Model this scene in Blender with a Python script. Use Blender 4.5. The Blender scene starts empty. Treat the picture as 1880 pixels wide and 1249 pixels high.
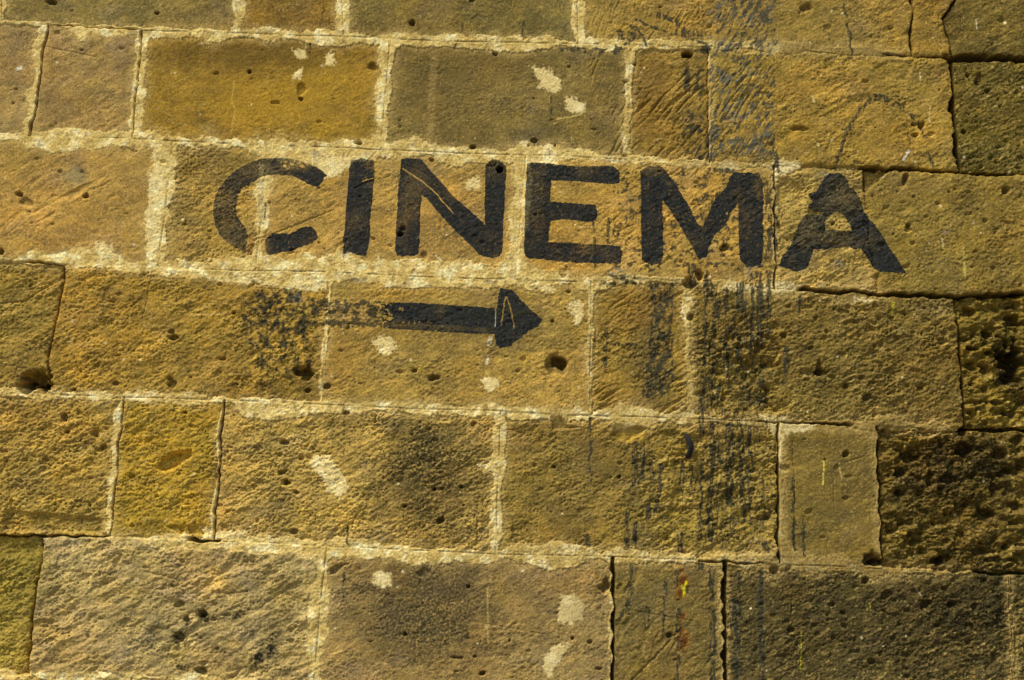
import bpy, math
import numpy as np
from mathutils import Matrix, Vector

# ------------------------------------------------------------------ camera
S = bpy.context.scene
D, ZC = 2.35, 1.60                       # distance to the wall face (plane y = 0), eye height
PITCH, ROLL, F = math.radians(9.0), math.radians(2.1), 1880 * 40 / 36
cd = np.array([0, math.cos(PITCH), math.sin(PITCH)])
up0 = np.array([0, -math.sin(PITCH), math.cos(PITCH)])
r0 = np.array([1.0, 0, 0])
cr = r0 * math.cos(ROLL) + up0 * math.sin(ROLL)
cu = -r0 * math.sin(ROLL) + up0 * math.cos(ROLL)
cam = bpy.data.cameras.new("camera"); cam_o = bpy.data.objects.new("camera", cam)
S.collection.objects.link(cam_o)
M = Matrix.Identity(4)
for i in range(3):
    M[i][0] = cr[i]; M[i][1] = cu[i]; M[i][2] = -cd[i]
M[1][3] = -D; M[2][3] = ZC
cam_o.matrix_world = M
cam.lens = 40; cam.sensor_width = 36; cam.clip_start = 0.05; cam.clip_end = 500
S.camera = cam_o

# ------------------------------------------------------------------ light: open shade in a lane, soft light from high on the left
SUN_EL, SUN_AZ = math.radians(58), math.radians(-50)      # azimuth measured from the wall's normal, minus = from the left
W = bpy.data.worlds.new("World"); S.world = W; W.use_nodes = True
nt = W.node_tree; nt.nodes.clear()
sky = nt.nodes.new("ShaderNodeTexSky"); sky.sky_type = 'NISHITA'; sky.sun_disc = False
sky.sun_elevation = SUN_EL
bg = nt.nodes.new("ShaderNodeBackground"); bg.inputs[1].default_value = 0.05
wo = nt.nodes.new("ShaderNodeOutputWorld")
nt.links.new(sky.outputs[0], bg.inputs[0]); nt.links.new(bg.outputs[0], wo.inputs[0])
sd = Vector((math.sin(SUN_AZ) * math.cos(SUN_EL), -math.cos(SUN_AZ) * math.cos(SUN_EL), math.sin(SUN_EL)))  # towards the sun
sky.sun_rotation = math.atan2(sd.x, sd.y)
sl = bpy.data.lights.new("sun", 'SUN'); sl.energy = 2.0; sl.angle = math.radians(16); sl.color = (1.0, 0.95, 0.86)
so = bpy.data.objects.new("sun", sl); S.collection.objects.link(so)
so.rotation_euler = sd.to_track_quat('Z', 'Y').to_euler()
S.view_settings.view_transform = 'Standard'; S.view_settings.look = 'None'
S.view_settings.gamma = 1; S.view_settings.use_curve_mapping = False
S.view_settings.exposure = 1.13

# ------------------------------------------------------------------ photo measurements <-> wall coordinates
def to_px(X, Z):
    rx, ry, rz = X, D, Z - ZC
    zf = ry * cd[1] + rz * cd[2]
    x = (rx * cr[0] + ry * cr[1] + rz * cr[2]) / zf
    y = (rx * cu[0] + ry * cu[1] + rz * cu[2]) / zf
    return 940 + F * x, 624.5 - F * y
def to_wall(u, v):
    x = (np.asarray(u, float) - 940) / F; y = (624.5 - np.asarray(v, float)) / F
    d = [cd[i] + x * cr[i] + y * cu[i] for i in range(3)]
    t = D / d[1]
    return t * d[0], ZC + t * d[2]

f32 = np.float32
def axis(a, b, step, lo, hi, side=.6, grow=1.1, mx=0.012):
    core = np.arange(a, b, step)
    out = [core]
    s, p, L = step, a, []
    while p > lo: s = step * 1.6 if a - p < side else min(s * grow, mx); p = max(p - s, lo); L.append(p)
    s, p, R = step, core[-1], []
    while p < hi: s = step * 1.6 if p - b < side else min(s * grow, mx); p = min(p + s, hi); R.append(p)
    return np.array(L[::-1] + list(core) + R)
cx, cz = to_wall([0, 1880, 0, 1880], [0, 0, 1249, 1249])
STEP = 0.0015
XA = axis(cx.min() - .03, cx.max() + .03, STEP, -2.9, 2.9)
ZA = axis(cz.min() - .03, cz.max() + .03, STEP, 0.0, 3.4, .25)
NX, NZ = len(XA), len(ZA)
X, Z = np.meshgrid(XA, ZA); X = X.astype(f32); Z = Z.astype(f32)
U, V = to_px(X, Z); U = U.astype(f32); V = V.astype(f32)
PX = (F / (D * cd[1] + (Z - ZC) * cd[2])).astype(f32)     # photo pixels per metre

def perlin(x, y, seed):
    rng = np.random.default_rng(seed)
    T = 512
    g = rng.random((T, T)) * 2 * np.pi
    gx, gy = np.cos(g).astype(f32), np.sin(g).astype(f32)
    xi = np.floor(x); yi = np.floor(y)
    fx = (x - xi).astype(f32); fy = (y - yi).astype(f32)
    xi = xi.astype(np.int32) % T; yi = yi.astype(np.int32) % T
    x1 = (xi + 1) % T; y1 = (yi + 1) % T
    def c(a, b, dx, dy): return gx[b, a] * dx + gy[b, a] * dy
    u = fx * fx * fx * (fx * (fx * 6 - 15) + 10); v = fy * fy * fy * (fy * (fy * 6 - 15) + 10)
    n0 = c(xi, yi, fx, fy); n1 = c(x1, yi, fx - 1, fy)
    n2 = c(xi, y1, fx, fy - 1); n3 = c(x1, y1, fx - 1, fy - 1)
    a = n0 + u * (n1 - n0); b = n2 + u * (n3 - n2)
    return (a + v * (b - a)) * 1.5
def fbm(x, y, seed, n=3, g=.5):
    o = 0; a = 1
    for i in range(n):
        o = o + a * perlin(x * 2 ** i, y * 2 ** i, seed + i * 17); a *= g
    return o
def sst(a, b, x):
    t = np.clip((x - a) / (b - a), 0, 1); return t * t * (3 - 2 * t)
def rot(u, v, deg):                        # s runs along a direction rising to the right by deg, t across it
    a = math.radians(deg)
    return u * math.cos(a) - v * math.sin(a), u * math.sin(a) + v * math.cos(a)
def lin(c):
    c = np.array(c, float) / 255
    return np.where(c <= .04045, c / 12.92, ((c + .055) / 1.055) ** 2.4)
def alb(c): return (lin(np.minimum(np.array(c) * (.978, 1.005, 1.03), 255)) / 0.80).astype(f32)

n25 = perlin(U / 42, V / 42, 1); n25b = perlin(U / 42, V / 42, 2)
n8 = perlin(U / 13, V / 13, 3); n8b = perlin(U / 13, V / 13, 4)
n4 = perlin(U / 5.5, V / 5.5, 5)
n60 = fbm(U / 110, V / 110, 6, 3)
nm = fbm(U / 30, V / 30, 40, 3, .6)
FINE = perlin(U / 3.6, V / 3.6, 8)
Uw = U + 4.0 * n25 + 2.1 * n8; Vw = V + 3.6 * n25b + 2.0 * n8b
Xw = X + (Uw - U) / PX; Zw = Z - (Vw - V) / PX
del n25b

# ------------------------------------------------------------------ bed joints and upright joints
HL = [
 [(0,40),(90,46),(250,55),(460,62),(700,70),(860,78),(1060,80),(1400,88),(1560,96),(1680,104),(1750,106),(1880,106)],
 [(0,250),(230,254),(460,266),(640,272),(700,275),(850,282),(1060,288),(1200,296),(1400,304),(1560,306),(1600,309),(1700,313),(1760,318),(1880,321)],
 [(0,478),(120,486),(300,490),(440,497),(600,499),(760,508),(900,512),(1060,517),(1160,510),(1280,516),(1400,530),(1520,535),(1620,541),(1760,545),(1880,538)],
 [(0,718),(120,726),(300,731),(460,737),(600,744),(760,750),(920,755),(1080,763),(1250,768),(1400,774),(1500,775),(1600,780),(1760,790),(1880,790)],
 [(0,982),(100,985),(250,988),(400,993),(560,1001),(700,1008),(900,1017),(1100,1021),(1330,1031),(1400,1036),(1600,1043),(1720,1050),(1880,1055)],
]
LZ = []
for pts in HL:
    a = np.array(pts, float); x, z = to_wall(a[:, 0], a[:, 1]); LZ.append((x, z))
x0, z0 = LZ[0]; LZ.insert(0, (x0, z0 + .262))
while LZ[0][1].max() < 3.3: x0, z0 = LZ[0]; LZ.insert(0, (x0, z0 * 0 + z0.mean() + .268))
TOP = len(LZ) - 5                                   # index of the first measured line
x0, z0 = LZ[-1]; LZ.append((x0, z0 - .276))
while LZ[-1][1].min() > .3: x0, z0 = LZ[-1]; LZ.append((x0, z0 * 0 + z0.mean() - .27))
EXT = {                                            # mortar spread above / below each bed joint (px)
 0: [(0,6,5),(100,8,4),(150,5,16),(240,5,13),(330,6,16),(450,9,12),(700,10,14),(900,12,11),(1060,10,13),(1200,7,6),(1400,11,6),(1600,8,4),(1650,5,2),(1675,0,0)],
 1: [(0,6,13),(60,8,15),(100,11,24),(200,18,24),(240,16,20),(300,9,10),(460,15,20),(560,12,32),(620,12,34),(655,12,20),(780,15,13),(900,9,18),(960,25,18),(1020,27,10),(1080,22,8),(1110,6,7),(1200,6,5),(1400,5,12),(1450,5,12),(1475,0,0)],
 2: [(0,8,4),(60,16,4),(120,26,5),(200,34,6),(240,10,12),(300,11,18),(420,20,26),(480,30,24),(520,25,26),(600,34,18),(640,34,12),(760,28,18),(800,32,14),(900,28,18),(960,38,14),(1040,14,12),(1100,10,18),(1200,4,6),(1300,3,8),(1380,14,14),(1440,18,14),(1480,18,11),(1560,8,12),(1600,5,5),(1640,0,0)],
 3: [(0,5,7),(100,8,7),(200,9,10),(300,9,7),(420,6,16),(480,6,30),(560,7,19),(640,9,12),(760,12,10),(900,14,12),(1080,14,15),(1160,20,13),(1260,14,10),(1330,5,6),(1400,5,8),(1500,8,8),(1560,16,7),(1640,11,8),(1720,8,5),(1765,0,0)],
 4: [(0,0,0),(190,0,0),(210,9,10),(280,6,20),(340,6,14),(360,2,12),(400,14,12),(480,12,17),(560,12,21),(640,12,18),(760,6,20),(860,7,16),(920,12,16),(1020,28,15),(1060,31,14),(1100,15,14),(1200,12,7),(1330,8,10),(1400,30,17),(1440,28,19),(1500,16,15),(1560,12,12),(1600,5,14),(1700,6,10),(1760,3,5),(1790,0,0)],
}
GAPH = [(0,95,250,2.5,9),(0,1625,1665,4,12),(0,1690,1745,3,12),(0,1738,2200,11,26),            # open bed joints: line, x0, x1, width, depth mm
        (1,1582,1765,8,20),(1,1765,1860,5,14),(2,40,118,4,9),(2,1470,1960,7,18),(3,1480,1560,5,12),(3,1395,1490,4,10),(3,1765,1960,6,16),
        (4,-60,200,4,8),(4,350,400,7,18),(4,1290,1400,4,9),(4,1790,1960,3,10)]
GROOVE = [(0,60,1100),(1,170,1180),(2,300,1060),(3,60,1420),(4,400,1320),(4,1400,1760),(2,1390,1480)]   # fine ruled line in the pointing
DH = [Zw - np.interp(Xw, x, z).astype(f32) for x, z in LZ]     # signed height above each line
ROW = np.zeros(X.shape, np.int16)
for d in DH: ROW += (d < 0)
NR = len(LZ) + 1
FR = TOP                                           # course index of photo course 0
VJ = {                                             # course: points down the joint, mortar left/right, gap width, gap depth mm, gap offset, ruled line
 0: [([(3,-5),(3,40)],8,8,0,0,0,1),([(445,-120),(436,62)],12,10,0,0,0,0),([(624,-120),(630,68)],9,12,0,0,0,1),([(1056,-120),(1062,80)],9,12,0,0,0,1),
     ([(1676,-120),(1674,20),(1673,105)],0,0,4,14,0,0),([(1775,-120),(1756,0),(1732,35),(1748,104)],0,0,3.5,12,0,0)],
 1: [([(84,46),(53,246)],11,2,4,10,3,0),([(264,58),(243,256)],11,11,3,8,-2,0),([(716,72),(700,275)],16,9,0,0,0,1),([(1157,84),(1150,292)],6,6,0,0,0,0),
     ([(1300,86),(1303,300)],0,3,2,4,0,0),([(1746,106),(1750,190),(1762,318)],0,0,9,28,0,0)],
 2: [([(318,258),(290,490)],27,12,0,0,0,1),([(492,268),(470,496)],12,12,0,0,0,1),([(966,286),(946,513)],21,13,0,0,0,1),([(1421,305),(1423,532)],4,2,4,10,0,0),
     ([(1587,309),(1590,352),(1600,450),(1612,541)],0,0,0,0,0,0)],
 3: [([(120,486),(108,570),(88,660),(90,726)],0,0,4,9,0,0),([(608,499),(598,620),(587,744)],4,3,0,0,0,1),([(1085,519),(1083,763)],4,4,0,0,0,1),
     ([(1262,516),(1262,600),(1270,768)],6,6,0,0,0,0),([(1752,545),(1764,640),(1773,790)],0,0,5,16,0,0)],
 4: [([(222,730),(198,987)],7,4,2.5,7,5,0),([(408,734),(388,992)],4,2,4,10,3,0),([(919,755),(910,1018)],12,9,0,0,0,1),([(1428,774),(1430,1036)],0,9,4.5,14,0,0),
     ([(1608,780),(1618,1044)],4,0,4,11,2,0)],
 5: [([(78,985),(45,1260)],0,0,6,14,0,0),([(600,1004),(588,1120),(576,1260)],19,14,0,0,0,1),([(1127,1022),(1124,1260)],7,0,6,16,0,0),([(1331,1031),(1331,1260)],10,3,8,26,0,0),
     ([(1852,1054),(1862,1260)],3,3,1.5,4,0,0)],
}
rng = np.random.default_rng(5)
for r in range(NR):                                # courses beyond the photograph's edges go on in the same bond
    k = r - FR
    if k in VJ:
        xs = [to_wall(*p)[0] for j in VJ[k] for p in j[0]]
        lo, hi = min(xs), max(xs); L = VJ[k]
        if k == 0: z = LZ[0 + FR - 1][1]
    else: L = VJ[k] = []; lo = hi = -.2 + .3 * rng.random()
    zz = [LZ[min(max(r - 1, 0), len(LZ) - 1)][1].mean(), LZ[min(r, len(LZ) - 1)][1].mean()]
    if k not in range(6): xx = lo; 
    for sgn, xx in ((-1, lo), (1, hi)):
        while abs(xx) < 3.1:
            xx += sgn * (.34 + .26 * rng.random())
            q = [to_px(xx, zz[0]), to_px(xx, zz[1] - .001)]
            if q[0][0] > -25 and q[0][0] < 1905 and k in range(6): continue
            L.append((q, 5, 5, 0, 0, 0, 1))
# mortar mask, gaps
mort = np.full(X.shape, -50, f32); gap = np.zeros(X.shape, f32); edge = np.full(X.shape, 99, f32); ruled = np.zeros(X.shape, f32)
ragged = 6.0 * fbm(U / 80, V / 60, 41, 3, .6) + 2.4 * n25 + 1.1 * n8b * (1 + 1.5 * n25) + 1.2 * n4 + .8 * FINE
for i, d in enumerate(DH):
    k = i - TOP; dpx = d * PX
    if k in EXT:
        e = np.array(EXT[k], float); upx = np.interp(U, e[:, 0], e[:, 1]); dnx = np.interp(U, e[:, 0], e[:, 2])
    else: upx = np.full(U.shape, 9.); dnx = np.full(U.shape, 9.)
    ex = np.where(dpx > 0, upx, dnx)
    m = np.where(ex > .5, ex * 1.0 + ragged * np.clip(ex / 8, .3, 2.0) - np.abs(dpx), -30)
    m = np.where(ex > 5, np.maximum(m, 3 + 1.2 * n4 + 1.2 * n8 - np.abs(dpx)), m)
    mort = np.maximum(mort, m.astype(f32)); edge = np.minimum(edge, np.abs(dpx))
    for (kk, a, b, w, dep) in GAPH:
        if kk == k:
            inside = sst(a - 10, a + 8, U) * (1 - sst(b - 8, b + 10, U)) if b < 1900 else sst(a - 10, a + 8, U)
            gap = np.maximum(gap, inside * dep * sst(0, 2.2, w * .5 * (1 + .55 * n8 + .5 * n25) - np.abs(dpx) + .6))
    for (kk, a, b) in GROOVE:
        if kk == k:
            dd = np.abs((d - (Zw - Z)) * PX + 1.2 * n60)
            ruled = np.maximum(ruled, (U > a) * (U < b) * sst(1.7, .5, dd) * sst(-.35, .1, n25 + .3))
BID = np.full(X.shape, -1, np.int32); SIDE = np.zeros(X.shape, f32)
names = {}
for r in range(NR):
    k = r - FR; msk = ROW == r
    if not msk.any(): continue
    zs = np.where(msk.any(1))[0]; a, b = zs[0], zs[-1] + 1
    sl_ = np.s_[a:b]; mm = msk[sl_]
    js = []
    for (pts, lw, rw, gw, gd, go, rl) in VJ[k]:
        p = np.array(pts, float); x, z = to_wall(p[:, 0], p[:, 1]); o = np.argsort(z)
        js.append((x.mean(), x[o], z[o], lw, rw, gw, gd, go, rl))
    js.sort(key=lambda j: j[0])
    idx = np.zeros(mm.shape, np.int32)
    for (xm, x, z, lw, rw, gw, gd, go, rl) in js:
        Xj = np.interp(Z[sl_], z, x); d = ((Xw[sl_] - Xj) * PX[sl_]).astype(f32)
        idx += d > 0
        ex = np.where(d > 0, rw, lw)
        m = np.where(ex > .5, ex * 1.02 + ragged[sl_] * np.clip(ex / 9, .3, 1.5) - np.abs(d), -30)
        mort[sl_] = np.where(mm, np.maximum(mort[sl_], m), mort[sl_]); edge[sl_] = np.where(mm, np.minimum(edge[sl_], np.abs(d)), edge[sl_])
        if gw:
            g = gd * sst(0, 2.2, gw * .5 * (1 + .6 * n8[sl_] + .6 * n25[sl_]) - np.abs(d - go) + .6)
            gap[sl_] = np.where(mm, np.maximum(gap[sl_], g), gap[sl_])
        if rl:
            d2 = np.abs((X[sl_] - Xj) * PX[sl_] + 1.2 * n60[sl_])
            ruled[sl_] = np.where(mm, np.maximum(ruled[sl_], sst(1.7, .5, d2) * (mort[sl_] > 0)), ruled[sl_])
    BID[sl_] = np.where(mm, r * 100 + idx, BID[sl_])
mmask = sst(-.8, 1.6, mort); thin = mmask * (1 - .5 * sst(8, 0, mort) * sst(-.3, .7, n25 + .5 * n8))

# ------------------------------------------------------------------ stones: seen colour, lump size (mm), grain strength, set-back (mm), lean of the bedding
BL = {   # (course, mean u) -> colour, rough mm, pit density, offset mm, angle, coarse mm
 (0,-80):((140,118,66),.5,.1,0,20,.5),(0,220):((132,110,56),.5,.15,0,20,.6),(0,535):((131,100,40),.6,.1,0,70,.5),(0,845):((121,101,50),.6,.15,0,15,.5),
 (0,1370):((152,120,54),.8,.2,1,25,.9),(0,1705):((142,112,46),1.0,.3,1,25,1.5),(0,1850):((108,88,38),.9,.3,-2,20,1.5),
 (1,20):((155,124,70),.5,.15,0,15,.6),(1,160):((157,125,68),.55,.15,0,15,.8),(1,480):((150,115,40),.5,.15,0,20,.6),(1,920):((126,103,52),.6,.15,0,15,.5),
 (1,1228):((138,107,44),1.0,.2,-2,45,.9),(1,1530):((152,120,50),1.0,.3,1,15,1.7),(1,1820):((100,83,32),1.3,.7,-4,20,1.6),
 (2,150):((170,132,64),.55,.12,1,28,.6),(2,400):((165,130,60),1.1,.4,0,25,1.2),(2,720):((178,139,66),.7,.25,0,25,.8),(2,1190):((178,138,62),.8,.2,1,25,.9),
 (2,1505):((160,129,62),1.3,.4,-1,30,2.2),(2,1740):((134,108,46),1.0,.4,1,15,1.3),
 (3,50):((148,118,50),1.4,.3,-1,30,2.0),(3,350):((158,122,48),1.2,.3,1,25,1.6),(3,840):((162,128,58),.9,.25,1,20,1.0),(3,1170):((144,113,46),1.1,.2,-1,35,1.2),
 (3,1510):((122,98,42),1.5,.8,1,25,2.2),(3,1830):((122,98,32),2.2,1.4,-4,10,6.5),
 (4,105):((164,130,56),1.7,.6,0,30,2.0),(4,305):((166,130,42),1.4,.4,1,20,1.9),(4,655):((172,138,66),1.5,.4,0,30,1.6),(4,1170):((134,108,48),1.1,.3,0,35,1.2),
 (4,1518):((122,98,44),.6,.15,1,20,.7),(4,1750):((108,86,32),2.4,1.4,-2,10,6.0),
 (5,20):((150,125,50),1.8,.4,-9,30,3.0),(5,330):((170,142,84),1.2,.3,3,30,3.0),(5,860):((152,122,68),.9,.3,0,25,1.0),(5,1228):((118,97,48),.8,.35,0,35,.9),
 (5,1590):((86,72,36),1.4,.9,-1,20,1.8),(5,1900):((94,78,36),1.6,.9,-1,20,2.0),
}
H = np.zeros(X.shape, f32); COL = np.zeros(X.shape + (3,), f32); RGH = np.zeros(X.shape, f32); CRS = np.zeros(X.shape, f32); PIT = np.zeros(X.shape, f32)
ANG = np.zeros(X.shape, f32); REG = {}
uniq = np.unique(BID); flat = BID.ravel(); order = np.argsort(flat, kind='stable'); starts = np.searchsorted(flat[order], uniq); ends = np.append(starts[1:], len(flat))
Uf, Vf = U.ravel(), V.ravel(); Hf = H.ravel(); Cf = COL.reshape(-1, 3)
inside_ids = {}
for b, s, e in zip(uniq, starts, ends):
    ii = order[s:e]; k = b // 100 - FR; um, vm = Uf[ii].mean(), Vf[ii].mean()
    vis = ((Uf[ii] > 2) & (Uf[ii] < 1878) & (Vf[ii] > 2) & (Vf[ii] < 1247)).sum()
    cand = [(abs(um - q[1]), q) for q in BL if q[0] == k]
    if cand and (vis > 0 or min(cand)[0] < 60):
        p = BL[min(cand)[1]]
    else:
        rr = np.random.default_rng(int(b)); t = rr.random()
        p = ((int(118 + 34 * t - 14 * (um > 940)), int(96 + 28 * t - 12 * (um > 940)), int(44 + 14 * rr.random())), .8 + .8 * rr.random(), .4, 2 * rr.random() - 1, 25, 1 + rr.random())
    if vis > 400: inside_ids[int(b)] = (um, vm)
    g = np.random.default_rng(int(b) + 9)
    tx, tz = g.normal(0, .004, 2)
    Cf[ii] = alb(p[0]); RGH.ravel()[ii] = p[1]; PIT.ravel()[ii] = p[2]; CRS.ravel()[ii] = p[5]; ANG.ravel()[ii] = p[4]
    Hf[ii] = p[3] * .001 + (X.ravel()[ii] - X.ravel()[ii].mean()) * tx + (Z.ravel()[ii] - Z.ravel()[ii].mean()) * tz

RM = np.clip(sst(1160, 1230, Uw + 8 * n8) * (1 - sst(1425, 1432, Uw)) * sst(775, 800, Vw) * (1 - sst(1020, 1036, Vw)) + sst(1285, 1310, Uw) * (1 - sst(1425, 1440, Uw + 20 * n25)) * sst(560, 640, Vw) * (1 - sst(752, 768, Vw)), 0, 1)
RM2 = np.clip(sst(1600, 1720, U + 60 * n25) * sst(1070, 1110, V) + .7 * sst(1480, 1600, U + 40 * n25) * sst(560, 620, V) * (1 - sst(750, 780, V)) * (U < 1755), 0, 1)
RM3 = sst(430, 520, U + 30 * n25) * 0 + sst(.1, .5, n60) * 0
RGH += .9 * RM + .5 * RM2; CRS += 2.4 * RM + .8 * RM2; PIT += .7 * RM + .8 * RM2
# relief of the stone: bedding that leans, lumps, grain
s1, t1 = rot(U, V, 27); s2, t2 = rot(U, V, 8)
wA = np.clip((ANG - 8) / 19, 0, 1)
ridA = fbm(s1 / 26 + .5 * n8, t1 / 8.5 + .5 * n25, 60, 3, .6); ridB = fbm(s2 / 24, t2 / 11 + .4 * n8, 70, 3, .6)
rid = wA * ridA + (1 - wA) * ridB
wx, wy = U + 3 * n8, V + 3 * n8b
crumb = sum(a * (.45 - 1.6 * np.abs(perlin(wx / l, wy / (l * .75), 300 + int(l)))) for a, l in ((.75, 17), (.6, 9), (.4, 5)))
rid2 = fbm(s1 / 13, t1 / 5.5, 310, 2, .6)
lump = fbm(s1 / 60, t1 / 30, 80, 3, .55)
big = fbm(U / 38 + .4 * n25, V / 24, 90, 3, .6)
pitn = perlin(U / 9, V / 7.5, 95) + .35 * perlin(U / 4, V / 4, 96)
clu = sst(-.25, .45, fbm(U / 90, V / 90, 97, 2))
rel = RGH * (.42 * rid + .34 * rid2 + .62 * crumb + .30 * n4 + .38 * FINE) + CRS * (.8 * lump + .15 * n8)
rel += np.where(CRS > 4, CRS * (.9 * big - 1.3 * sst(.12, .75, big) - 1.6 * sst(.2, .7, perlin(U / 20, V / 17, 99))) * .75, 0)
rel -= PIT * clu * 3.0 * sst(.55, 1.0, pitn)
pore = sst(.42, .80, perlin(U / 5.2, V / 4.4, 98) + .30 * FINE + .42 * fbm(U / 60, V / 45, 94, 2) + .10 * (RGH - 1)) * np.clip(RGH - .35, 0, 1.2)
rel -= 1.3 * pore
# chisel marks: region polygon box, direction, pitch px, depth mm
CH = [((1085,88,1152,292),66,5.5,1.3),((1156,130,1302,292),48,8,1.7),((1303,20,1426,296),56,6,1.1),((1075,0,1180,85),72,6,.9),((1180,20,1303,90),60,6,.9),
      ((1088,530,1262,762),33,9,1.5),((0,270,300,478),31,17,.8),((1095,300,1420,500),35,9,.5),((490,330,640,470),38,13,.6),((1130,1040,1320,1249),55,14,1.0),((40,60,240,240),38,18,.5),((300,500,480,730),24,20,.5)]
for (bx, ang, per, dep) in CH:
    w = sst(bx[0] - 6, bx[0] + 6, Uw) * (1 - sst(bx[2] - 6, bx[2] + 6, Uw)) * sst(bx[1] - 6, bx[1] + 6, Vw) * (1 - sst(bx[3] - 6, bx[3] + 6, Vw))
    s, t = rot(U, V, ang)
    g = perlin(s / (per * 6), (t + 6 * n60) / per * 1.25, int(ang * 7 + per))
    rel -= w * dep * 1.3 * (sst(.05, .5, g) - .35) * np.clip(.55 + n25 + n60, 0.1, 1.6)
smooth_ = .62 + .75 * sst(-.5, .6, fbm(U / 75, V / 55, 330, 2))
H += rel * smooth_ * (.0013 + .0002 * (RGH > 1))
H -= (.0050 * sst(.22, .75, perlin(U / 24, V / 20, 181) + .35 * n8) * np.exp(-np.maximum(edge, 0) / 9) * (1 - mmask) * (.4 + .4 * RGH)).astype(f32)
# arrises
opn = 1 - mmask
H -= (.0045 * np.exp(-np.maximum(edge, 0) / 3.2) * opn * (.5 + CRS * .35)).astype(f32)
# mortar: flush skim with a thin lip
mh = .0002 + .0006 * n25 + .00040 * n4 + .0003 * FINE + .0006 * lump + .0003 * crumb
flush = H * .35 + mh + .0006
H = H * (1 - mmask) + flush * mmask
H -= .0015 * ruled * mmask * sst(-.6, .2, n25 + n8)
COL_M = alb((214,182,106)); COL_M2 = alb((242,216,150)); COL_M3 = alb((184,148,74))
tm = sst(.0, .8, nm + .25 * n8)[..., None]; tm2 = sst(-.1, .55, -nm + .4 * n25)[..., None]
mc = COL_M * (1 - tm) + COL_M2 * tm; mc = mc * (1 - .6 * tm2) + COL_M3 * .6 * tm2
right_dark = (sst(1120, 1560, U + 90 * n60) * .62 + .22 * sst(900, 1250, U + .5 * V - 300 + 60 * n60))[..., None]  # mortar tone gets darker towards the right and lower right
mc = mc * (1 - right_dark) + alb((120,94,42)) * right_dark
darkm = sst(.32, .6, n8 + .45 * n4)[..., None] * .35          # grime specks in the pointing
mc = mc * (1 - darkm) + alb((110,84,40)) * darkm

# ------------------------------------------------------------------ stone colour variation
def blend(mask, c, a=1.0):
    global COL
    m = (np.clip(mask, 0, 1) * a)[..., None]
    COL *= (1 - m); COL += m * alb(c)
var = (1 + .13 * n60 + .12 * nm + .09 * n8 + .10 * n4 + .17 * FINE + .10 * crumb)[..., None]
COL *= np.clip(var, .5, 1.5)
reg = fbm(U / 230, V / 170, 118, 3, .6)[..., None]
COL *= 1 + np.clip(reg, 0, 1) * np.array([.10, .01, -.06], f32) + np.clip(-reg, 0, 1) * np.array([-.07, -.02, .05], f32)
reg2 = fbm(U / 60, V / 38, 119, 4, .65)[..., None]
COL *= 1 + np.clip(reg2, 0, 1) * np.array([.26, .22, .10], f32) + np.clip(-reg2, 0, 1) * np.array([-.30, -.28, -.20], f32)
yel = sst(.1, .8, fbm(U / 70, V / 70, 120, 3)); COL *= 1 + yel[..., None] * np.array([.05, .03, -.12], f32)
gry = sst(.1, .9, fbm(U / 85, V / 60, 130, 3)); COL *= 1 + gry[..., None] * np.array([-.04, -.03, .24], f32)
ochre = fbm(s1 / 34, t1 / 12, 140, 3); COL *= (1 + .13 * np.clip(ochre, -1, 1) * np.clip(RGH, .3, 1.4))[..., None]
# light crumbs and ochre flecks on the coarse stones
blend(sst(-.15, .55, fbm(U / 120, V / 80, 133, 3)) * sst(-.1, .5, n4 + .8 * FINE + .5 * n8), (80,64,30), .42)
blend(sst(.2, .7, nm) * sst(.0, .6, n4 + .6 * FINE), (206,168,88), .25)
blend(pore, (70,55,26), .5)
spk = sst(.40, .75, perlin(U / 3.9, V / 3.6, 152) + .5 * nm)
blend(spk, (86,70,36), .38)
blend(sst(.45, .8, perlin(U / 3.7, V / 3.5, 153) - .3 * nm), (212,180,104), .34)
fl = sst(.45, .85, ridA + .4 * n4) * np.clip(RGH - .6, 0, 1); blend(fl, (205,170,92), .45)
fl = sst(.5, .9, perlin(U / 7, V / 5, 151) + .3 * n8); blend(fl, (196,146,52), .30)

def soft(cx_, cy_, rx, ry, ang=0, wob=.35, soft_=.35):
    s, t = rot(U - cx_, V - cy_, ang)
    d = np.sqrt((s / rx) ** 2 + (t / ry) ** 2) + wob * (.6 * n25 + .6 * n8)
    return sst(1 + soft_, 1 - soft_, d)
GR_ = perlin(U / 4.6, V / 4.2, 171) * 1.1 + FINE * .9 + n8 * .5
def grain(th=.0, w=.38): return sst(th - w, th + w, GR_)
blend(RM * sst(-.3, .5, n8 + n4), (176,142,50), .38)
blend(soft(1160,800,26,12,0,.4,.4), (190,150,50), .5)
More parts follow.
